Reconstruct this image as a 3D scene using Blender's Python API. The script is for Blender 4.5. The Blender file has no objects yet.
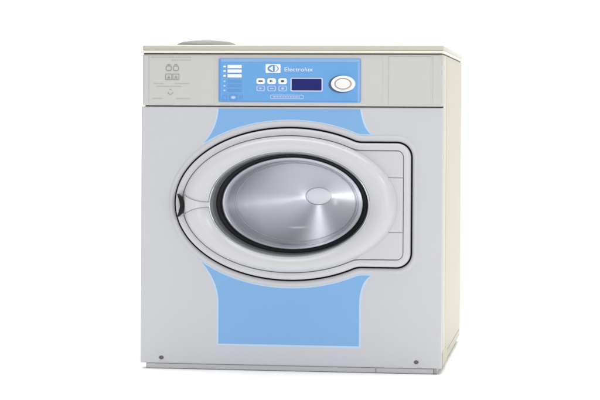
import bpy, bmesh, math
import numpy as np
from mathutils import Matrix, Vector
from mathutils.geometry import tessellate_polygon

S = bpy.context.scene
COL = S.collection
PI = math.pi

# ------------------------------------------------------------------ camera
Z0 = 0.017                       # the cabinet's lower edge stands this far above the floor
cam_d = bpy.data.cameras.new("camera")
cam = bpy.data.objects.new("camera", cam_d)
COL.objects.link(cam)
yaw, pitch, roll = -0.135162, -0.010309, 0.005379
fw = Vector((math.sin(yaw)*math.cos(pitch), math.cos(yaw)*math.cos(pitch), math.sin(pitch)))
r0 = Vector((math.cos(yaw), -math.sin(yaw), 0.0))
u0 = r0.cross(fw)
rt = r0*math.cos(roll) + u0*math.sin(roll)
up = u0*math.cos(roll) - r0*math.sin(roll)
cam.matrix_world = Matrix(((rt.x, up.x, -fw.x, 0.855758),
                           (rt.y, up.y, -fw.y, -6.078845),
                           (rt.z, up.z, -fw.z, 0.742881 + Z0),
                           (0, 0, 0, 1)))
cam_d.sensor_width = 36.0
cam_d.lens = 36.0*2065.02/600.0
cam_d.shift_y = -62.316/600.0
cam_d.clip_start = 0.1
cam_d.clip_end = 200.0
S.camera = cam

# ------------------------------------------------------------------ world, lamps, exposure
world = bpy.data.worlds.new("World")
S.world = world
world.use_nodes = True
bg = world.node_tree.nodes["Background"]
bg.inputs[0].default_value = (1.0, 1.0, 1.0, 1)
bg.inputs[1].default_value = 0.505


def area(name, loc, target, sx, sy, power, color=(1, 1, 1)):
    d = bpy.data.lights.new(name, 'AREA')
    d.shape = 'RECTANGLE' if sx > 1 else 'ELLIPSE'
    d.size, d.size_y = sx, sy
    d.energy = power
    d.color = color
    o = bpy.data.objects.new(name, d)
    COL.objects.link(o)
    o.location = loc
    v = Vector(target) - Vector(loc)
    o.rotation_euler = v.to_track_quat('-Z', 'Y').to_euler()
    return o


area("overhead_fill", (0.0, 1.2, 5.2), (0.0, 1.2, 0.0), 6.0, 5.5, 460)  # added lamp, out of view; brightens the floor until it clips to white
area("front_fill", (2.4, -7.0, 1.5), (0.2, 0.0, 0.5), 5.0, 3.0, 58)  # unseen lamp put in behind the camera to brighten the drum
area("ring_highlight_lamp", (3.3, -3.2, 2.7), (0.2, 0.0, 0.5), 1.1, 0.5, 26)  # added out of view for a highlight on the door ring's rim
area("down_streak_lamp", (-0.95, -6.4, 1.95), (0.0, 0.3, 0.5), 0.36, 0.36, 8)  # small unseen lamp added for the drum's downward streak
area("right_streak_lamp", (-1.85, -6.5, 0.20), (0.0, 0.3, 0.5), 0.30, 0.30, 6.5)  # added lamp: draws the drum's streak to the right
area("left_streak_lamp", (1.95, -6.6, 0.76), (0.0, 0.3, 0.5), 0.24, 0.24, 7.5)  # made-up lamp for the thin streak left of the hub

S.view_settings.view_transform = 'Standard'
S.view_settings.look = 'None'
S.view_settings.exposure = 0.0
S.view_settings.gamma = 1.0
S.cycles.max_bounces = 10
S.cycles.transparent_max_bounces = 12


# ------------------------------------------------------------------ materials
def lin(c):
    c /= 255.0
    return c/12.92 if c <= 0.04045 else ((c+0.055)/1.055)**2.4


def mat(name, rgb, rough=0.4, metal=0.0, noise=0.02, nscale=60.0, bump=0.0, bscale=900.0, spec=0.5, coat=0.0):
    m = bpy.data.materials.new(name)
    m.use_nodes = True
    nt = m.node_tree
    b = nt.nodes["Principled BSDF"]
    b.inputs["Roughness"].default_value = rough
    b.inputs["Metallic"].default_value = metal
    b.inputs["Specular IOR Level"].default_value = spec
    b.inputs["Coat Weight"].default_value = coat
    tc = nt.nodes.new("ShaderNodeTexCoord")
    n = nt.nodes.new("ShaderNodeTexNoise")
    n.inputs["Scale"].default_value = nscale
    n.inputs["Detail"].default_value = 4.0
    nt.links.new(tc.outputs["Object"], n.inputs["Vector"])
    ramp = nt.nodes.new("ShaderNodeMix")
    ramp.data_type = 'RGBA'
    ramp.inputs[6].default_value = tuple(c*(1-noise) for c in rgb) + (1,)
    ramp.inputs[7].default_value = tuple(min(1, c*(1+noise)) for c in rgb) + (1,)
    nt.links.new(n.outputs[0], ramp.inputs[0])
    nt.links.new(ramp.outputs[2], b.inputs["Base Color"])
    if bump > 0:
        n2 = nt.nodes.new("ShaderNodeTexNoise")
        n2.inputs["Scale"].default_value = bscale
        n2.inputs["Detail"].default_value = 2.0
        nt.links.new(tc.outputs["Object"], n2.inputs["Vector"])
        bp = nt.nodes.new("ShaderNodeBump")
        bp.inputs["Strength"].default_value = bump
        bp.inputs["Distance"].default_value = 0.0005
        nt.links.new(n2.outputs[0], bp.inputs["Height"])
        nt.links.new(bp.outputs[0], b.inputs["Normal"])
    return m


M_FLOOR = mat("white_paper_sweep", (0.95, 0.95, 0.95), 0.9, noise=0.004, nscale=3, spec=0.1)
M_PANEL = mat("grey_powder_coat", (0.525, 0.531, 0.557), 0.42, noise=0.012, nscale=14, bump=0.08)
M_FASCIA = mat("warm_grey_plastic", (0.525, 0.521, 0.509), 0.45, noise=0.012, nscale=14, bump=0.06)
M_DOOR = mat("pale_grey_plastic", (0.559, 0.560, 0.576), 0.25, noise=0.01, nscale=20)
M_CREAM = mat("cream_painted_steel", (0.450, 0.422, 0.321), 0.45, noise=0.012, nscale=8, bump=0.06)
M_CREAM2 = mat("pale_cream_steel", (0.507, 0.477, 0.388), 0.45)
M_TAN = mat("tan_painted_bracket", (0.50, 0.465, 0.35), 0.5)
M_LID = mat("beige_painted_steel", (0.525, 0.507, 0.432), 0.4, noise=0.012, nscale=8)
M_TRIM = mat("light_beige_trim", (0.760, 0.731, 0.646), 0.4)
M_VENT = mat("grey_vent_plastic", (0.135, 0.132, 0.126), 0.5, noise=0.04)
M_BLUE = mat("sky_blue_print", (0.183, 0.385, 0.676), 0.38, noise=0.012, nscale=10)
M_BLUE2 = mat("sky_blue_plastic", (0.119, 0.338, 0.669), 0.35, noise=0.012, nscale=16)
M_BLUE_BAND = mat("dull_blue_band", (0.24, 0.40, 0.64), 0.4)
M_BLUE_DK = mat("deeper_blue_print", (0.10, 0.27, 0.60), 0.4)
M_PALE = mat("pale_blue_edge", (0.46, 0.60, 0.77), 0.4)
M_LAV = mat("lavender_print", (0.47, 0.56, 0.80), 0.4)
M_WHITE = mat("white_plastic", (0.84, 0.84, 0.85), 0.3)
M_SOFTW = mat("soft_white_print", (0.66, 0.73, 0.84), 0.4)
M_KNOB = mat("ivory_plastic", (0.80, 0.78, 0.76), 0.35)
M_KNOB2 = mat("taupe_groove", (0.40, 0.385, 0.38), 0.4)
M_NAVY = mat("navy_screen", (0.011, 0.015, 0.135), 0.2, spec=0.25, noise=0.1, nscale=40)
M_KNOB_OVAL = mat("dark_blue_oval", (0.05, 0.10, 0.20), 0.5)
M_PRINT = mat("grey_print", (0.30, 0.295, 0.29), 0.5)
M_PRINT2 = mat("faint_grey_print", (0.40, 0.395, 0.385), 0.5)
M_INK = mat("dark_ink", (0.06, 0.08, 0.16), 0.5)
M_BLACK = mat("black_rubber", (0.006, 0.006, 0.008), 0.42, noise=0.15, nscale=200, spec=0.22)
M_GAP = mat("dark_gap_shade", (0.03, 0.03, 0.032), 0.6, noise=0.15)  # near-black colour standing in for the shade inside gaps
M_SEAM = mat("grey_seam", (0.27, 0.27, 0.275), 0.6)
M_CHROME = mat("dull_chrome", (0.52, 0.55, 0.57), 0.2, metal=0.7)
M_STEEL = mat("screw_steel", (0.30, 0.30, 0.31), 0.35, metal=1.0)
M_SCREW = mat("dark_screw_steel", (0.14, 0.14, 0.145), 0.4, metal=0.8)
M_DRUMW = mat("drum_wall_steel", (0.80, 0.81, 0.86), 0.28, metal=1.0)
M_HUB = mat("hub_steel", (0.93, 0.93, 0.96), 0.29, metal=1.0)


def drum_back_mat():
    m = bpy.data.materials.new("brushed_drum_steel")
    m.use_nodes = True
    nt = m.node_tree
    b = nt.nodes["Principled BSDF"]
    b.inputs["Base Color"].default_value = (0.89, 0.90, 0.945, 1)
    b.inputs["Metallic"].default_value = 1.0
    b.inputs["Roughness"].default_value = 0.36
    b.inputs["Anisotropic"].default_value = 0.97
    b.inputs["Anisotropic Rotation"].default_value = 0.25
    t = nt.nodes.new("ShaderNodeTangent")
    t.direction_type = 'RADIAL'
    t.axis = 'Y'
    nt.links.new(t.outputs[0], b.inputs["Tangent"])
    # fine turned rings: a noise over the radius
    tc = nt.nodes.new("ShaderNodeTexCoord")
    mp = nt.nodes.new("ShaderNodeMapping")
    mp.inputs["Location"].default_value = (-0.0056, 0, -0.7085)
    mp.inputs["Scale"].default_value = (1.0, 0.0, 1.47)
    nt.links.new(tc.outputs["Object"], mp.inputs[0])
    ln = nt.nodes.new("ShaderNodeVectorMath")
    ln.operation = 'LENGTH'
    nt.links.new(mp.outputs[0], ln.inputs[0])
    n = nt.nodes.new("ShaderNodeTexNoise")
    n.noise_dimensions = '1D'
    n.inputs["Scale"].default_value = 160.0
    n.inputs["Detail"].default_value = 3.0
    nt.links.new(ln.outputs["Value"], n.inputs["W"])
    mr = nt.nodes.new("ShaderNodeMapRange")
    mr.inputs[3].default_value = 0.21
    mr.inputs[4].default_value = 0.25
    nt.links.new(n.outputs[0], mr.inputs[0])
    nt.links.new(mr.outputs[0], b.inputs["Roughness"])
    return m


M_DRUMB = drum_back_mat()


def glass_mat():
    m = bpy.data.materials.new("clear_door_glass")
    m.use_nodes = True
    nt = m.node_tree
    nt.nodes.remove(nt.nodes["Principled BSDF"])
    out = nt.nodes["Material Output"]
    tr = nt.nodes.new("ShaderNodeBsdfTransparent")
    tr.inputs[0].default_value = (0.95, 0.96, 0.985, 1)
    gl = nt.nodes.new("ShaderNodeBsdfGlossy")
    gl.inputs["Roughness"].default_value = 0.09
    fr = nt.nodes.new("ShaderNodeFresnel")
    fr.inputs[0].default_value = 1.28
    mx = nt.nodes.new("ShaderNodeMixShader")
    nt.links.new(fr.outputs[0], mx.inputs[0])
    nt.links.new(tr.outputs[0], mx.inputs[1])
    nt.links.new(gl.outputs[0], mx.inputs[2])
    nt.links.new(mx.outputs[0], out.inputs[0])
    return m


M_GLASS = glass_mat()


def rim_mat():
    """the thick moulded edge of the bowl scatters a little light"""
    m = glass_mat()
    m.name = "moulded_glass_edge"
    nt = m.node_tree
    out = nt.nodes["Material Output"]
    first = out.inputs[0].links[0].from_node
    p = nt.nodes.new("ShaderNodeBsdfPrincipled")
    p.inputs["Base Color"].default_value = (0.80, 0.83, 0.92, 1)
    p.inputs["Roughness"].default_value = 0.12
    mx = nt.nodes.new("ShaderNodeMixShader")
    mx.inputs[0].default_value = 0.38
    nt.links.new(first.outputs[0], mx.inputs[1])
    nt.links.new(p.outputs[0], mx.inputs[2])
    nt.links.new(mx.outputs[0], out.inputs[0])
    return m


M_GLASSRIM = rim_mat()


# ------------------------------------------------------------------ helpers
def link(name, me, m, parent=None, sharp=35.0, label=None):
    for p in me.polygons:
        p.use_smooth = True
    me.set_sharp_from_angle(angle=math.radians(sharp))
    if m is not None:
        me.materials.append(m)
    o = bpy.data.objects.new(name, me)
    COL.objects.link(o)
    if parent is not None:
        o.parent = parent
        if parent is ROOT:
            o.location.z = Z0
    if label:
        o["label"] = label
    return o


def from_bm(name, bm, m, parent=None, sharp=35.0, label=None):
    me = bpy.data.meshes.new(name)
    bmesh.ops.recalc_face_normals(bm, faces=bm.faces[:])
    bm.to_mesh(me)
    bm.free()
    return link(name, me, m, parent, sharp, label)


def add_box(bm, x0, x1, y0, y1, z0, z1, bev=0.0, seg=2):
    r = bmesh.ops.create_cube(bm, size=1.0)
    vs = r['verts']
    for v in vs:
        v.co = Vector((x0 if v.co.x < 0 else x1, y0 if v.co.y < 0 else y1, z0 if v.co.z < 0 else z1))
    if bev > 0:
        es = list({e for v in vs for e in v.link_edges})
        bmesh.ops.bevel(bm, geom=es, offset=bev, segments=seg, profile=0.5, affect='EDGES')


def box(name, m, parent, x0, x1, y0, y1, z0, z1, bev=0.0, seg=2, label=None):
    bm = bmesh.new()
    add_box(bm, x0, x1, y0, y1, z0, z1, bev, seg)
    return from_bm(name, bm, m, parent, sharp=15, label=label)


def add_prism(bm, pts, y_front, y_back, bev=0.0):
    """pts: (x, z) outline; a plate between y_front and y_back, front edge softened by bev."""
    n = len(pts)
    rings = []
    P = np.array(pts)
    if bev > 0:
        d = np.roll(P, -1, 0) - np.roll(P, 1, 0)
        d /= np.linalg.norm(d, axis=1)[:, None] + 1e-12
        nr = np.stack([d[:, 1], -d[:, 0]], 1)
        A = 0.5*np.sum(P[:, 0]*np.roll(P[:, 1], -1) - np.roll(P[:, 0], -1)*P[:, 1])
        if A < 0:
            nr = -nr
        rings.append((P - nr*bev, y_front))
        rings.append((P, y_front + bev))
    else:
        rings.append((P, y_front))
    rings.append((P, y_back))
    vv = [[bm.verts.new((p[0], y, p[1])) for p in ring] for ring, y in rings]
    for t in tessellate_polygon([[Vector((p[0], p[1], 0)) for p in rings[0][0]]]):
        try:
            bm.faces.new([vv[0][i] for i in t])
        except ValueError:
            pass
    for a, b in zip(vv[:-1], vv[1:]):
        for i in range(n):
            j = (i+1) % n
            bm.faces.new((a[i], a[j], b[j], b[i]))


def prism(name, m, parent, pts, y_front, y_back, bev=0.0, label=None):
    bm = bmesh.new()
    add_prism(bm, pts, y_front, y_back, bev)
    return from_bm(name, bm, m, parent, label=label)


def ell(cx, cz, rx, rz, n=48, a0=0.0, a1=2*PI):
    return [(cx + rx*math.cos(a0 + (a1-a0)*i/n), cz + rz*math.sin(a0 + (a1-a0)*i/n)) for i in range(n)]


def rrect(x0, x1, z0, z1, rx, rz=None, n=6):
    rz = rx if rz is None else rz
    out = []
    for cx, cz, a in ((x1-rx, z1-rz, 0), (x0+rx, z1-rz, PI/2), (x0+rx, z0+rz, PI), (x1-rx, z0+rz, 1.5*PI)):
        for i in range(n+1):
            t = a + PI/2*i/n
            out.append((cx + rx*math.cos(t), cz + rz*math.sin(t)))
    return out


def add_frame(bm, outer, inner, y_front, y_back):
    n = len(outer)
    rows = [[bm.verts.new((p[0], y, p[1])) for p in r] for r, y in
            ((outer, y_back), (outer, y_front), (inner, y_front), (inner, y_back))]
    for a, b in zip(rows[:-1], rows[1:]):
        for i in range(n):
            j = (i+1) % n
            bm.faces.new((a[i], a[j], b[j], b[i]))


def add_stroke(bm, pts, w, y_front, y_back, wz=None):
    """a raised line along (x, z) points, w wide (wz: list of widths)."""
    P = np.array(pts, float)
    d = np.gradient(P, axis=0)
    d /= np.linalg.norm(d, axis=1)[:, None]
    nr = np.stack([-d[:, 1], d[:, 0]], 1)
    W = np.array(wz) if wz is not None else np.full(len(P), w)
    L = P + nr*W[:, None]/2
    R = P - nr*W[:, None]/2
    add_prism(bm, [tuple(p) for p in L] + [tuple(p) for p in R[::-1]], y_front, y_back)


def text_mesh(name, body, m, parent, cx, cz, width, height, y, extrude=0.0004):
    cu = bpy.data.curves.new(name, 'FONT')
    cu.body = body
    cu.extrude = extrude
    cu.offset = 0.004
    cu.resolution_u = 4
    tmp = bpy.data.objects.new(name, cu)
    COL.objects.link(tmp)
    dg = bpy.context.evaluated_depsgraph_get()
    me = bpy.data.meshes.new_from_object(tmp.evaluated_get(dg))
    bpy.data.objects.remove(tmp)
    bpy.data.curves.remove(cu)
    co = np.zeros(len(me.vertices)*3)
    me.vertices.foreach_get("co", co)
    co = co.reshape(-1, 3)
    lo, hi = co.min(0), co.max(0)
    s = (co - (lo+hi)/2)/(hi-lo+1e-9)
    new = np.stack([cx + s[:, 0]*width, y - co[:, 2], cz + s[:, 1]*height], 1)
    me.vertices.foreach_set("co", new.ravel())
    me.update()
    me.name = name
    return link(name, me, m, parent)


# ring lofts round the door centre
N = 720
TH = np.arange(N)*2*PI/N
CX, CZ = 0.0, 0.482


def ering(cx, cz, rx, rz, y):
    return np.stack([cx + rx*np.cos(TH), np.full(N, y), cz + rz*np.sin(TH)], 1)


def loft(name, rings, m, parent, cap=None, sharp=35.0, label=None, keep=None):
    n = len(rings[0])
    verts = np.concatenate(rings)
    faces = []
    for k in range(len(rings)-1):
        for i in range(n):
            j = (i+1) % n
            if keep is not None and not (keep[i] and keep[j]):
                continue
            faces.append((k*n+i, k*n+j, (k+1)*n+j, (k+1)*n+i))
    verts = [tuple(v) for v in verts]
    if cap is not None:
        verts.append(tuple(cap))
        c = len(verts)-1
        k = (len(rings)-1)*n
        for i in range(n):
            faces.append((k+i, k+(i+1) % n, c))
    me = bpy.data.meshes.new(name)
    me.from_pydata(verts, [], faces)
    me.update()
    if keep is not None:
        bm = bmesh.new()
        bm.from_mesh(me)
        bmesh.ops.delete(bm, geom=[v for v in bm.verts if not v.link_faces], context='VERTS')
        bm.to_mesh(me)
        bm.free()
    return link(name, me, m, parent, sharp, label)


def door_outline():
    rx, rz = 0.349, 0.229
    re = 1/np.sqrt((np.cos(TH)/rx)**2 + (np.sin(TH)/rz)**2)
    hx, hz, cr = 0.364, 0.187, 0.046
    # rounded rectangle in polar form, only for the right half
    rr = np.zeros(N)
    for i, t in enumerate(TH):
        c, s = math.cos(t), abs(math.sin(t))
        if c <= 0.02:
            continue
        r = min(hx/c, hz/s if s > 1e-9 else 9)
        x, z = r*c, r*s
        if x > hx-cr and z > hz-cr:      # corner arc
            bx, bz = hx-cr, hz-cr
            bq = c*bx + s*bz
            r = bq + math.sqrt(bq*bq - (bx*bx+bz*bz) + cr*cr)
        rr[i] = r
    k = 0.007
    h = np.clip(0.5 + 0.5*(re-rr)/k, 0, 1)
    R = rr*(1-h) + re*h + k*h*(1-h)
    return np.stack([R*np.cos(TH), R*np.sin(TH)], 1)


OUT = door_outline()
_d = np.roll(OUT, -1, 0) - np.roll(OUT, 1, 0)
_d /= np.linalg.norm(_d, axis=1)[:, None]
NRM = np.stack([_d[:, 1], -_d[:, 0]], 1)


def oring(off, y):
    p = OUT + NRM*off
    return np.stack([CX + p[:, 0], np.full(N, y), CZ + p[:, 1]], 1)


def rect_ring(x0, x1, z0, z1, y):
    out = np.zeros((N, 3))
    for i, t in enumerate(TH):
        c, s = math.cos(t), math.sin(t)
        r = 9.0
        if c > 1e-9: r = min(r, (x1-CX)/c)
        if c < -1e-9: r = min(r, (x0-CX)/c)
        if s > 1e-9: r = min(r, (z1-CZ)/s)
        if s < -1e-9: r = min(r, (z0-CZ)/s)
        out[i] = (CX + r*c, y, CZ + r*s)
    for X in (x0, x1):
        for Z in (z0, z1):
            a = math.atan2(Z-CZ, X-CX) % (2*PI)
            out[int(round(a/(2*PI)*N)) % N] = (X, y, Z)
    return out


# ------------------------------------------------------------------ the setting: a white paper sweep
def sweep():
    prof = [(-9.0, 0.0), (-3, 0.0), (0, 0.0), (3.0, 0.0)]
    R = 1.6
    for i in range(1, 17):
        a = PI/2*i/16
        prof.append((3.0 + R*math.sin(a), R - R*math.cos(a)))
    prof.append((3.0+R, 6.5))
    bm = bmesh.new()
    rows = []
    for x in (-9, -4.5, 0, 4.5, 9):
        rows.append([bm.verts.new((x, y, z)) for y, z in prof])
    for a, b in zip(rows[:-1], rows[1:]):
        for i in range(len(prof)-1):
            bm.faces.new((a[i], b[i], b[i+1], a[i+1]))
    me = bpy.data.meshes.new("floor")
    bm.to_mesh(me)
    bm.free()
    for p in me.polygons:
        p.use_smooth = True
    me.materials.append(M_FLOOR)
    o = bpy.data.objects.new("floor", me)
    COL.objects.link(o)
    o["kind"] = "structure"
    o["label"] = "seamless white studio floor curving up behind the washer"
    return o


sweep()

# ------------------------------------------------------------------ the washing machine
ROOT = bpy.data.objects.new("washing_machine", None)
COL.objects.link(ROOT)
ROOT["label"] = "grey and cream front loading washing machine with blue panels and oval door"
ROOT["category"] = "washing machine"

# --- body
bm = bmesh.new()
add_box(bm, -0.447, 0.4515, 0.030, 0.936, 0.004, 0.9275, 0.004, 2)
me_c = bm
# open the front for the drum: the front face is cut away, the drum's rim stands there
for f in [f for f in bm.faces if f.calc_center_median().y < 0.0305 and f.calc_area() > 0.5]:
    bm.faces.remove(f)
cab = from_bm("cabinet", bm, M_CREAM, ROOT, sharp=15)
box("side_panel", M_CREAM, cab, 0.4510, 0.4540, 0.150, 0.930, 0.030, 0.9270, 0.0012)
box("corner_post", M_CREAM2, cab, 0.4508, 0.4534, 0.030, 0.1455, 0.0045, 0.9270, 0.0012)
box("base_rail", M_CREAM, cab, 0.4509, 0.4536, 0.150, 0.930, 0.0045, 0.0270, 0.001)

box("corner_bracket", M_TAN, cab, 0.4510, 0.4556, 0.0345, 0.230, 0.0048, 0.0440, 0.001)

# plinth under the cabinet, standing on the floor
pl = box("plinth", M_FASCIA, ROOT, -0.4365, 0.4395, 0.012, 0.915, -0.0168, 0.0035, 0.002)
box("plinth_strip", M_PANEL, pl, -0.433, 0.2560, 0.0085, 0.0125, -0.0155, -0.0015, 0.001)
box("plinth_strip", M_PANEL, pl, 0.2600, 0.4290, 0.0085, 0.0125, -0.0155, -0.0015, 0.001)
box("end_bracket", M_STEEL, pl, 0.4300, 0.4385, 0.0080, 0.0125, -0.0155, 0.000, 0.001)

# --- lid
lid = box("lid", M_LID, ROOT, -0.4495, 0.4545, -0.002, 0.940, 0.9370, 0.9555, 0.006, 3)
box("lid_trim", M_TRIM, lid, -0.4525, 0.4570, -0.0055, 0.943, 0.9305, 0.9380, 0.002, 2)
# dark strip: shade of the gap below the lid, put into the colour
box("lid_gap_shade", M_GAP, lid, -0.4460, 0.4500, 0.003, 0.930, 0.9270, 0.9310)

# low round vent cap on top
rings = []
for rx, rz, zz in ((0.094, 0.094, 0.9550), (0.0940, 0.094, 0.9650), (0.090, 0.090, 0.9692), (0.075, 0.075, 0.9748), (0.050, 0.05, 0.9782), (0.022, 0.022, 0.9797)):
    rings.append(np.stack([-0.308 + rx*np.cos(TH[::8]), 0.30 + rz*np.sin(TH[::8]), np.full(N//8, zz)], 1))
loft("vent_cap", rings, M_VENT, ROOT, cap=(-0.308, 0.30, 0.9800), label="grey domed vent cap on the lid")

# --- lower front panel with the door opening
panel_rings = [rect_ring(-0.4520, 0.4525, 0.0005, 0.7705, 0.034), rect_ring(-0.4520, 0.4525, 0.0005, 0.7705, 0.0032),
               rect_ring(-0.4510, 0.4515, 0.0015, 0.7695, 0.0010), rect_ring(-0.4490, 0.4495, 0.0035, 0.7675, 0.0),
               rect_ring(-0.4470, 0.4475, 0.0055, 0.7640, 0.0), rect_ring(-0.4460, 0.4465, 0.0065, 0.7630, 0.0),
               oring(0.0200, 0.0), oring(0.0190, 0.0), oring(0.0180, 0.0), oring(0.0165, -0.0008), oring(0.0145, -0.0046), oring(0.0120, -0.0060), oring(0.0065, -0.0056),
               oring(0.0030, -0.0026), oring(0.0012, -0.0005), oring(0.0006, 0.004), oring(0.0006, 0.030)]
front = loft("front_panel", panel_rings, M_PANEL, ROOT, sharp=40)

# blue printed areas on the panel
def arc_pts(x0, x1, top, off, n=60):
    p = OUT + NRM*off
    z = p[:, 1]
    sel = (z > 0) if top else (z < 0)
    xs, zs = p[sel, 0] + CX, z[sel] + CZ
    order = np.argsort(xs)
    X = np.linspace(x0, x1, n)
    return [(float(a), float(b)) for a, b in zip(X, np.interp(X, xs[order], zs[order]))]


def bez(p0, p1, p2, n=14):
    return [((1-t)**2*p0[0] + 2*t*(1-t)*p1[0] + t*t*p2[0], (1-t)**2*p0[1] + 2*t*(1-t)*p1[1] + t*t*p2[1]) for t in [i/n for i in range(n+1)]]


def blue_area(top, e):
    """e > 0 grows the outline all round (the pale edge under the blue)."""
    off = 0.0222 - 0.55*e
    if top:
        aL, aR = -0.262 - e*1.6, 0.241 + e*1.6
        A = arc_pts(aL, aR, True, off)
        right = bez((aR, A[-1][1]), (0.2165 + e, 0.706), (0.2085 + e, 0.7650))
        left = bez((-0.2165 - e, 0.7650), (-0.2190 - e, 0.706), (aL, A[0][1]))
        return A + right[1:] + left[:-1]
    aL, aR = -0.266 - e*1.6, 0.244 + e*1.6
    A = arc_pts(aL, aR, False, off)
    rightc = bez((aR, A[-1][1]), (0.2085 + e, 0.253), (0.2085 + e, 0.185))
    leftc = bez((-0.2140 - e, 0.185), (-0.2140 - e, 0.247), (aL, A[0][1]))
    return A + rightc[1:] + [(0.2085 + e, 0.0625 - e), (-0.2140 - e, 0.0625 - e)] + leftc[:-1]


for top in (True, False):
    edge = prism("printed_edge", M_PALE, front, blue_area(top, 0.0058), -0.0003, 0.0005)
    prism("blue_print", M_BLUE, front, blue_area(top, 0.0), -0.0006, 0.0002,
          label="blue area above the door" if top else "blue area below the door")

# two screws near the bottom corners
for sx, sz in ((-0.387, 0.017), (0.379, 0.019)):
    bm = bmesh.new()
    n = 24
    rr = [(0.0056, 0.0005), (0.0056, -0.0014), (0.0046, -0.0022), (0.0034, -0.0023), (0.0028, -0.0006)]
    rows = [[bm.verts.new((sx + r*1.25*math.cos(2*PI*i/n), y, sz + r*math.sin(2*PI*i/n))) for i in range(n)] for r, y in rr]
    for a, b in zip(rows[:-1], rows[1:]):
        for i in range(n):
            bm.faces.new((a[i], a[(i+1) % n], b[(i+1) % n], b[i]))
    bm.faces.new(rows[-1])
    from_bm("screw", bm, M_SCREW, front)

# --- control fascia
bm = bmesh.new()
add_box(bm, -0.4485, 0.4525, -0.0015, 0.034, 0.7738, 0.9270, 0.003, 3)
fas = from_bm("control_fascia", bm, M_FASCIA, ROOT, sharp=15)
box("fascia_gap", M_GAP, fas, -0.4400, 0.4525, 0.006, 0.030, 0.7700, 0.7740)  # black backing: the groove's own shade put in as colour
box("end_cap", M_FASCIA, fas, -0.4462, -0.4305, -0.0030, 0.002, 0.7790, 0.9240, 0.0012)
box("hatch_cover", M_FASCIA, fas, 0.2930, 0.4180, -0.0032, 0.002, 0.7800, 0.9215, 0.0014)
box("hatch_frame", M_FASCIA, fas, 0.4230, 0.4420, -0.0026, 0.002, 0.7800, 0.9250, 0.0012)
box("fascia_rib", M_FASCIA, fas, 0.2740, 0.2890, -0.0022, 0.002, 0.7800, 0.9250, 0.0010)
box("label_plate", M_FASCIA, fas, -0.4270, -0.2300, -0.0022, 0.002, 0.7800, 0.9230, 0.0008)

YF = -0.0022
# pictograms on the left of the fascia
bm = bmesh.new()
for cx in (-0.3685, -0.3465):
    add_frame(bm, rrect(cx-0.0095, cx+0.0095, 0.8765, 0.8935, 0.006), rrect(cx-0.0065, cx+0.0065, 0.8795, 0.8905, 0.004), YF-0.0005, YF+0.0003)
    add_prism(bm, [(cx-0.006, 0.8945), (cx+0.006, 0.8945), (cx+0.003, 0.8980), (cx-0.003, 0.8980)], YF-0.0005, YF+0.0003)
    add_frame(bm, rrect(cx-0.0105, cx+0.0105, 0.8500, 0.8690, 0.002), rrect(cx-0.008, cx+0.008, 0.8525, 0.8665, 0.0012), YF-0.0005, YF+0.0003)
    add_prism(bm, [(cx-0.0055, 0.8545), (cx+0.0055, 0.8545), (cx, 0.8640)], YF-0.0005, YF+0.0003)
from_bm("pictogram", bm, M_PRINT, fas)
bm = bmesh.new()
add_stroke(bm, [(-0.3715 + 0.017*t, 0.8135 - 0.007*math.sin(PI*t)) for t in [i/10 for i in range(11)]], 0.0022, YF-0.0005, YF+0.0003)
add_stroke(bm, [(-0.3660 + 0.006*t, 0.8200 + 0.003*math.sin(PI*t)) for t in [i/6 for i in range(7)]], 0.0016, YF-0.0005, YF+0.0003)
from_bm("pictogram", bm, M_PRINT, fas)
# rows of very small, unreadable print
rng = np.random.RandomState(4)
for (x0, x1, z) in ((-0.422, -0.300, 0.9180), (-0.360, -0.300, 0.9095), (-0.415, -0.385, 0.8395), (-0.350, -0.305, 0.8395), (-0.405, -0.330, 0.8310),
                    (-0.418, -0.385, 0.7945), (-0.345, -0.305, 0.7945)):
    bm = bmesh.new()
    x = x0
    while x < x1:
        w = rng.uniform(0.002, 0.007)
        add_box(bm, x, min(x1, x+w), YF-0.0003, YF+0.0003, z-0.0014, z+0.0014)
        x += w + 0.0014
    from_bm("fine_print", bm, M_PRINT2, fas)

# --- blue operating plate
plate = prism("operating_panel", M_BLUE2, ROOT, rrect(-0.2160, 0.2100, 0.7845, 0.9150, 0.004), -0.0052, 0.0005, 0.0008, label="sky blue operating panel with knob and dark display")
YP = -0.0052
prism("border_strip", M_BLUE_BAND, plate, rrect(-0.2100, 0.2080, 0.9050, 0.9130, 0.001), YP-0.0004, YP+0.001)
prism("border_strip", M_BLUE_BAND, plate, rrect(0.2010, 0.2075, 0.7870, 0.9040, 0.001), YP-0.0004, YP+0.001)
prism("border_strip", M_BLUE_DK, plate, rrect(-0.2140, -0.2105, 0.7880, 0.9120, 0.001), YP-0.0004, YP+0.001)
prism("border_strip", M_BLUE_DK, plate, rrect(-0.2095, 0.2000, 0.7863, 0.7885, 0.001), YP-0.0004, YP+0.001)

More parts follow.
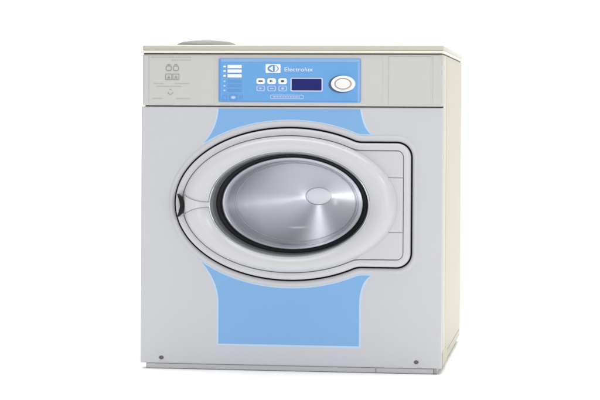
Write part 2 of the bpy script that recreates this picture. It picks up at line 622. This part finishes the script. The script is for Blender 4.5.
# programme list: three lit white labels, three plain ones
for z0, z1 in ((0.8860, 0.8955), (0.8725, 0.8820), (0.8580, 0.8680)):
    prism("programme_label", M_WHITE, plate, rrect(-0.1890, -0.1465, z0, z1, 0.0012), YP-0.0008, YP+0.001)
    prism("indicator_light", M_WHITE, plate, rrect(-0.2020, -0.1945, z0+0.0022, z1-0.0022, 0.0018), YP-0.0008, YP+0.001)
for k, (z0, z1) in enumerate(((0.8425, 0.8505), (0.8290, 0.8370), (0.8155, 0.8235))):
    bm = bmesh.new()
    add_frame(bm, rrect(-0.1890, -0.1465, z0, z1, 0.0012), rrect(-0.1875, -0.1480, z0+0.0014, z1-0.0014, 0.0006), YP-0.0005, YP+0.001)
    for q in range(4):
        add_box(bm, -0.1845 + q*0.0085, -0.1785 + q*0.0085, YP-0.0004, YP+0.0005, (z0+z1)/2-0.0011, (z0+z1)/2+0.0011)
    from_bm("programme_label", bm, M_BLUE_DK, plate)
    prism("indicator_light", M_LAV, plate, rrect(-0.2010, -0.1955, z0+0.0016, z1-0.0016, 0.0014), YP-0.0008, YP+0.001)
# pot-like pictogram below the list
bm = bmesh.new()
add_frame(bm, rrect(-0.2050, -0.1900, 0.7905, 0.8055, 0.004), rrect(-0.2028, -0.1922, 0.7927, 0.8033, 0.003), YP-0.0005, YP+0.001)
add_frame(bm, rrect(-0.1850, -0.1580, 0.7895, 0.8080, 0.007), rrect(-0.1820, -0.1610, 0.7920, 0.8055, 0.005), YP-0.0005, YP+0.001)
add_box(bm, -0.1530, -0.1500, YP-0.0005, YP+0.001, 0.7930, 0.8050)
add_box(bm, -0.1460, -0.1435, YP-0.0005, YP+0.001, 0.7930, 0.8050)
from_bm("pictogram", bm, M_BLUE_DK, plate)
prism("pictogram", M_LAV, plate, ell(-0.1715, 0.7985, 0.0065, 0.0042, 24), YP-0.0005, YP+0.001)

# maker's emblem: white tile, blue disc, white half-and-wedge mark
ex, ez = -0.0520, 0.8850
emb = prism("emblem", M_WHITE, plate, rrect(ex-0.0225, ex+0.0225, ez-0.0132, ez+0.0132, 0.003), YP-0.0008, YP+0.001)
bm = bmesh.new()
add_prism(bm, ell(ex, ez, 0.0168, 0.0108, 48), YP-0.0012, YP)
from_bm("emblem_disc", bm, M_BLUE_DK, plate)
bm = bmesh.new()
add_prism(bm, [(ex-0.0125, ez), (ex-0.0020, ez+0.0072), (ex-0.0005, ez+0.0080), (ex-0.0005, ez-0.0080), (ex-0.0020, ez-0.0072)], YP-0.0016, YP-0.0005)
add_prism(bm, [(ex+0.0030, ez-0.0088)] + ell(ex+0.0030, ez, 0.0108, 0.0088, 16, -PI/2, PI/2)[1:] + [(ex+0.0030, ez+0.0088), (ex+0.0052, ez+0.0060), (ex+0.0052, ez-0.0060)], YP-0.0016, YP-0.0005)
from_bm("emblem_mark", bm, M_WHITE, plate)
text_mesh("lettering", "Electrolux", M_SOFTW, plate, 0.0250, 0.8825, 0.0850, 0.0118, YP-0.0004)

# buttons
for k, bx in enumerate((-0.0890, -0.0560, -0.0230)):
    b = prism("button", M_WHITE, plate, rrect(bx-0.0130, bx+0.0130, 0.8385, 0.8560, 0.006), YP-0.0035, YP+0.001, 0.0012)
    bm = bmesh.new()
    if k == 0:
        add_box(bm, bx-0.0065, bx+0.0065, YP-0.0039, YP-0.003, 0.8450, 0.8495)
    elif k == 1:
        add_prism(bm, [(bx-0.0055, 0.8438), (bx+0.0055, 0.8475), (bx-0.0055, 0.8512)], YP-0.0039, YP-0.003)
    else:
        add_prism(bm, ell(bx, 0.8473, 0.0052, 0.0034, 20), YP-0.0039, YP-0.003)
    from_bm("button_symbol", bm, M_INK, plate)
    bm = bmesh.new()
    add_frame(bm, rrect(bx-0.0125, bx+0.0125, 0.8175, 0.8340, 0.004), rrect(bx-0.0100, bx+0.0100, 0.8195, 0.8320, 0.003), YP-0.0008, YP+0.001)
    if k == 0:
        add_prism(bm, [(bx-0.004, 0.8225), (bx+0.005, 0.8258), (bx-0.004, 0.8290)], YP-0.0006, YP+0.001)
    elif k == 1:
        add_box(bm, bx-0.0055, bx+0.0055, YP-0.0006, YP+0.001, 0.8243, 0.8272)
    else:
        add_prism(bm, ell(bx, 0.8258, 0.0045, 0.0032, 20), YP-0.0006, YP+0.001)
    from_bm("symbol_box", bm, M_LAV, plate)

# small caption box under the buttons
bm = bmesh.new()
add_frame(bm, rrect(-0.0600, 0.0400, 0.7945, 0.8070, 0.003), rrect(-0.0580, 0.0380, 0.7962, 0.8053, 0.002), YP-0.0005, YP+0.001)
x = -0.052
while x < 0.030:
    w = rng.uniform(0.004, 0.009)
    add_box(bm, x, x+w, YP-0.0004, YP+0.001, 0.7992, 0.8024)
    x += w + 0.002
from_bm("caption_box", bm, M_LAV, plate)

# display
bm = bmesh.new()
add_frame(bm, rrect(0.0000, 0.0975, 0.8165, 0.8580, 0.005), rrect(0.0040, 0.0935, 0.8200, 0.8545, 0.003), YP-0.0020, YP+0.001)
from_bm("display_frame", bm, M_LAV, plate)
prism("display", M_NAVY, plate, rrect(0.0038, 0.0937, 0.8198, 0.8547, 0.003), YP-0.0010, YP+0.001, label="dark navy display window")

# knob: flat dark oval offset to the left, white skirt, groove, ivory cap
back_oval = prism("knob_oval", M_KNOB_OVAL, plate, ell(0.1530, 0.8385, 0.0390, 0.0262, 64), YP-0.0006, YP+0.001)
def kring(rx, y, cx=0.1585, cz=0.8400):
    t = TH[::8]
    return np.stack([cx + rx*np.cos(t), np.full(len(t), y), cz + rx*0.655*np.sin(t)], 1)
loft_rings = [kring(0.0365, YP+0.0005), kring(0.0362, YP-0.010), kring(0.0350, YP-0.013), kring(0.0325, YP-0.0145), kring(0.0265, YP-0.0140), kring(0.0258, YP-0.0120)]
knob = loft("knob", loft_rings, M_WHITE, ROOT, label="white oval dial knob")
loft("knob_groove", [kring(0.0260, YP-0.0120), kring(0.0215, YP-0.0120)], M_KNOB2, knob)
loft("knob_cap", [kring(0.0218, YP-0.0110), kring(0.0216, YP-0.0155), kring(0.0200, YP-0.0172), kring(0.0130, YP-0.0185)], M_KNOB, knob, cap=(0.1585, YP-0.0190, 0.8400))

# --- door
DOOR = bpy.data.objects.new("door", None)
flange = [oring(-0.0040, 0.016), oring(-0.0040, -0.0030), oring(-0.0050, -0.0070), oring(-0.0078, -0.0105), oring(-0.0110, -0.0125), oring(-0.0160, -0.0130), oring(-0.0235, -0.0120),
          oring(-0.0245, -0.0105), oring(-0.0248, -0.0050), oring(-0.0340, -0.0050), oring(-0.0340, 0.02)]
door = loft("door", flange, M_DOOR, ROOT, label="pale grey oval door with square hinge side")
loft("door_seal", [oring(0.0004, 0.004), oring(-0.0020, 0.0026), oring(-0.0043, 0.004)], M_BLACK, door)

# the bulging round ring
ORX, ORZ, IRX, IRZ = 0.3215, 0.2025, 0.2420, 0.1560
RING_C = [(0.000, -0.0125), (0.012, -0.0180), (0.05, -0.0250), (0.12, -0.0330), (0.20, -0.0380), (0.30, -0.0413), (0.42, -0.0427), (0.55, -0.0421), (0.70, -0.0388), (0.85, -0.0330), (1.0, -0.0245)]


def ring_y(t):
    w = min(0.035, t, 1-t)
    return float(np.mean(np.interp(np.linspace(t-w, t+w, 9), [p[0] for p in RING_C], [p[1] for p in RING_C])))


RING_P = [(-0.004, -0.003)] + [(q, ring_y(q)) for q in [0, 0.004, 0.009, 0.016, 0.026, 0.04] + [0.06 + 0.94*i/44 for i in range(45)]]


def ring_t(x, z):
    """position across the ring: 0 at the outer ellipse, 1 at the inner one."""
    lo, hi = 0.0, 1.0
    for _ in range(30):
        m = (lo+hi)/2
        a, b = ORX + (IRX-ORX)*m, ORZ + (IRZ-ORZ)*m
        if (x/a)**2 + ((z-CZ)/b)**2 > 1: hi = m
        else: lo = m
    return (lo+hi)/2


rr = [ering(0, CZ, ORX + (IRX-ORX)*t, ORZ + (IRZ-ORZ)*t, y) for t, y in RING_P]
loft("door_ring", rr, M_DOOR, door, sharp=60)

# flat corner plates and a middle plate on the hinge side
o_in = oring(-0.0262, 0.0)
zrel = o_in[:, 2] - CZ
right_side = o_in[:, 0] > 0.06
_o = np.argsort(zrel[right_side])
OZ, OX = zrel[right_side][_o], o_in[right_side][:, 0][_o]


def hinge_plate(name, z0, z1, y):
    bm = bmesh.new()
    bv = 0.0012
    rows = []
    for z, yy in [(z0, -0.004), (z0, y+bv), (z0+bv, y)] + [(q, y) for q in np.linspace(z0+2*bv, z1-2*bv, 40)] + [(z1-bv, y), (z1, y+bv), (z1, -0.004)]:
        xl = (ORX-0.004)*math.sqrt(max(0.0, 1 - (z/(ORZ-0.001))**2))
        xr = float(np.interp(z, OZ, OX))
        rows.append([bm.verts.new(c) for c in ((xl, yy, CZ+z), (xl+0.5*(xr-xl), yy, CZ+z), (xr-2*bv, yy, CZ+z), (xr-bv, yy, CZ+z), (xr, min(-0.004, yy+bv), CZ+z), (xr, -0.004, CZ+z))])
    for a, b in zip(rows[:-1], rows[1:]):
        for k in range(5):
            bm.faces.new((a[k], a[k+1], b[k+1], b[k]))
    return from_bm(name, bm, M_DOOR, door, sharp=20)


hinge_plate("hinge_corner", 0.0815, 0.1600, -0.0110)
hinge_plate("hinge_corner", -0.1600, -0.0800, -0.0110)
hinge_plate("hinge_cover", -0.0788, 0.0803, -0.0126)
loft("door_backing", [oring(-0.0200, -0.0035), ering(0, CZ, 0.290, 0.180, -0.0035)], M_DOOR, door)

# handle on the left: a neck that flares towards the finger recess
def neck_half(x):
    s = min(1.0, max(0.0, (x+0.3200)/0.082))
    return 0.0075 + 0.0250*(1-s)**2.2


bm = bmesh.new()
nx, nz = 26, 10
grid = []
for i in range(nx+1):
    x = -0.3200 + 0.0815*i/nx
    h = neck_half(x)
    row = []
    for j in range(-1, nz+2):
        v = min(1, max(-1, -1 + 2*j/nz))
        z = CZ - 0.003 + h*v
        xx = x + (0.008*(1 - v*v) if i == 0 else 0.008*(1-v*v)*max(0, 1-i/6))
        t = ring_t(xx, z)
        y = ring_y(t) - 0.0022
        if j in (-1, nz+1): y += 0.006
        row.append(bm.verts.new((xx, y, z)))
    grid.append(row)
for a, b in zip(grid[:-1], grid[1:]):
    for k in range(len(a)-1):
        bm.faces.new((a[k], b[k], b[k+1], a[k+1]))
hd = from_bm("handle", bm, M_DOOR, door, sharp=50, label="flared door handle")
# thin seams along the handle
for sgn in (1, -1):
    bm = bmesh.new()
    prev = None
    for i in range(nx+1):
        x = -0.3160 + 0.0775*i/nx
        z = CZ - 0.003 + sgn*(neck_half(x))
        y = ring_y(ring_t(x, z)) - 0.0026
        dz = 0.0011
        cur = [bm.verts.new((x, y, z-dz)), bm.verts.new((x, y, z+dz)), bm.verts.new((x, y+0.004, z+dz)), bm.verts.new((x, y+0.004, z-dz))]
        if prev:
            for k in range(4):
                bm.faces.new((prev[k], prev[(k+1) % 4], cur[(k+1) % 4], cur[k]))
        else:
            bm.faces.new(cur)
        prev = cur
    bm.faces.new(prev)
    from_bm("handle_seam", bm, M_SEAM, door)
# finger recess: dark crescent
pl_, pr_ = [], []
for i in range(33):
    u = -1 + 2*i/32
    z = 0.4755 + 0.0345*u
    mid_x = -0.3190 - 0.0150*abs(u)**1.8
    w = 0.0058*(1-abs(u)**2.5) + 0.0012
    pl_.append((mid_x - w, z))
    pr_.append((mid_x + w, z))
pl_ = pl_[::-1]
prism("finger_recess", M_BLACK, door, pl_ + pr_, -0.0370, -0.004, 0.0015)
# dark seam round the ring where it meets the flange, deeper on the left
loft("ring_seam", [oring(-0.0246, -0.0060), oring(-0.0262, -0.0060)], M_SEAM, door)

# window frame, gasket, glass
chrome = [ering(0, CZ-0.0005, 0.2425, 0.1565, -0.0225), ering(0, CZ-0.0005, 0.2410, 0.1555, -0.0255), ering(0, CZ-0.0005, 0.2385, 0.1540, -0.0262), ering(0, CZ-0.0005, 0.2360, 0.1525, -0.0240),
          ering(0, CZ-0.0005, 0.2350, 0.1515, -0.0160), ering(0.0, CZ-0.0005, 0.2315, 0.1494, 0.020), ering(0.0, CZ-0.0005, 0.2285, 0.1476, 0.034)]
loft("window_frame", chrome, M_CHROME, door, sharp=60, label="thin chromed frame round the window")
gk = [ering(0.0, CZ, 0.2290, 0.1479, 0.0345), ering(0, CZ, 0.2270, 0.1466, 0.0325), ering(0, CZ, 0.2225, 0.1437, 0.0325), ering(0, CZ, 0.2150, 0.1390, 0.0370), ering(0, CZ, 0.2125, 0.1374, 0.0420),
      ering(0, CZ, 0.2115, 0.1368, 0.060)]
loft("window_gasket", gk, M_BLACK, door, sharp=60, label="black rubber gasket round the glass")
gp = np.array([(1.000, 0.0450), (0.985, 0.0437), (0.965, 0.0450), (0.950, 0.0490), (0.938, 0.0560), (0.928, 0.070), (0.918, 0.090), (0.905, 0.110), (0.888, 0.126), (0.860, 0.140),
               (0.815, 0.149), (0.74, 0.1550), (0.62, 0.1590), (0.48, 0.1615), (0.30, 0.1630), (0.14, 0.1637)])
u = np.linspace(0, len(gp)-1, 90)
k0 = np.arange(len(gp))
gl = []
for q in u:                       # Catmull-Rom along the profile
    i = min(int(q), len(gp)-2)
    f = q - i
    p0, p1, p2, p3 = gp[max(i-1, 0)], gp[i], gp[i+1], gp[min(i+2, len(gp)-1)]
    c = 0.5*((2*p1) + (-p0+p2)*f + (2*p0-5*p1+4*p2-p3)*f*f + (-p0+3*p1-3*p2+p3)*f**3)
    gl.append(ering(0, CZ, 0.2120*c[0], 0.1372*c[0], c[1]))
KR = 26
loft("glass_rim", gl[:KR+1], M_GLASSRIM, door, sharp=60, label="milky moulded edge of the door glass")
ridge = [ering(0, CZ, 0.2120*q, 0.1372*q, y) for q, y in ((0.880, 0.124), (0.876, 0.118), (0.868, 0.115), (0.858, 0.118), (0.854, 0.126))]
loft("glass_ridge", ridge, M_GLASSRIM, door, sharp=60)
loft("window_glass", gl[KR:], M_GLASS, door, cap=(0, 0.1640, CZ), sharp=60, label="clear bowl shaped door glass")

# --- drum
DX, DZ, DY = 0.0056, 0.482, 0.630
wall = [ering(0, CZ, 0.212, 0.139, 0.075), ering(0, CZ, 0.222, 0.147, 0.068), ering(0, CZ, 0.252, 0.170, 0.090), ering(0, CZ, 0.325, 0.222, 0.110), ering(0, CZ, 0.334, 0.229, 0.125),
        ering(DX, DZ, 0.334, 0.229, 0.60), ering(DX, DZ, 0.326, 0.223, 0.622)]
drum = loft("drum", wall, M_DRUMW, ROOT, sharp=50, label="brushed steel washing drum seen through the glass")
back = []
for s in np.linspace(1.0, 0.10, 28):
    back.append(ering(DX, DZ, 0.327*s, 0.2235*s, 0.622 + 0.010*(1-s)))
loft("drum_back", back, M_DRUMB, drum, cap=(DX, 0.633, DZ), sharp=60)
hub = [ering(DX, DZ, 0.0430*q, 0.0288*q, y)[::8] for q, y in ((1.0, 0.6325), (1.0, 0.6298), (0.97, 0.62955), (0.90, 0.62945), (0.30, 0.6293))]
loft("drum_hub", hub, M_HUB, drum, cap=(DX, 0.6293, DZ), label="pale disc at the middle of the drum")
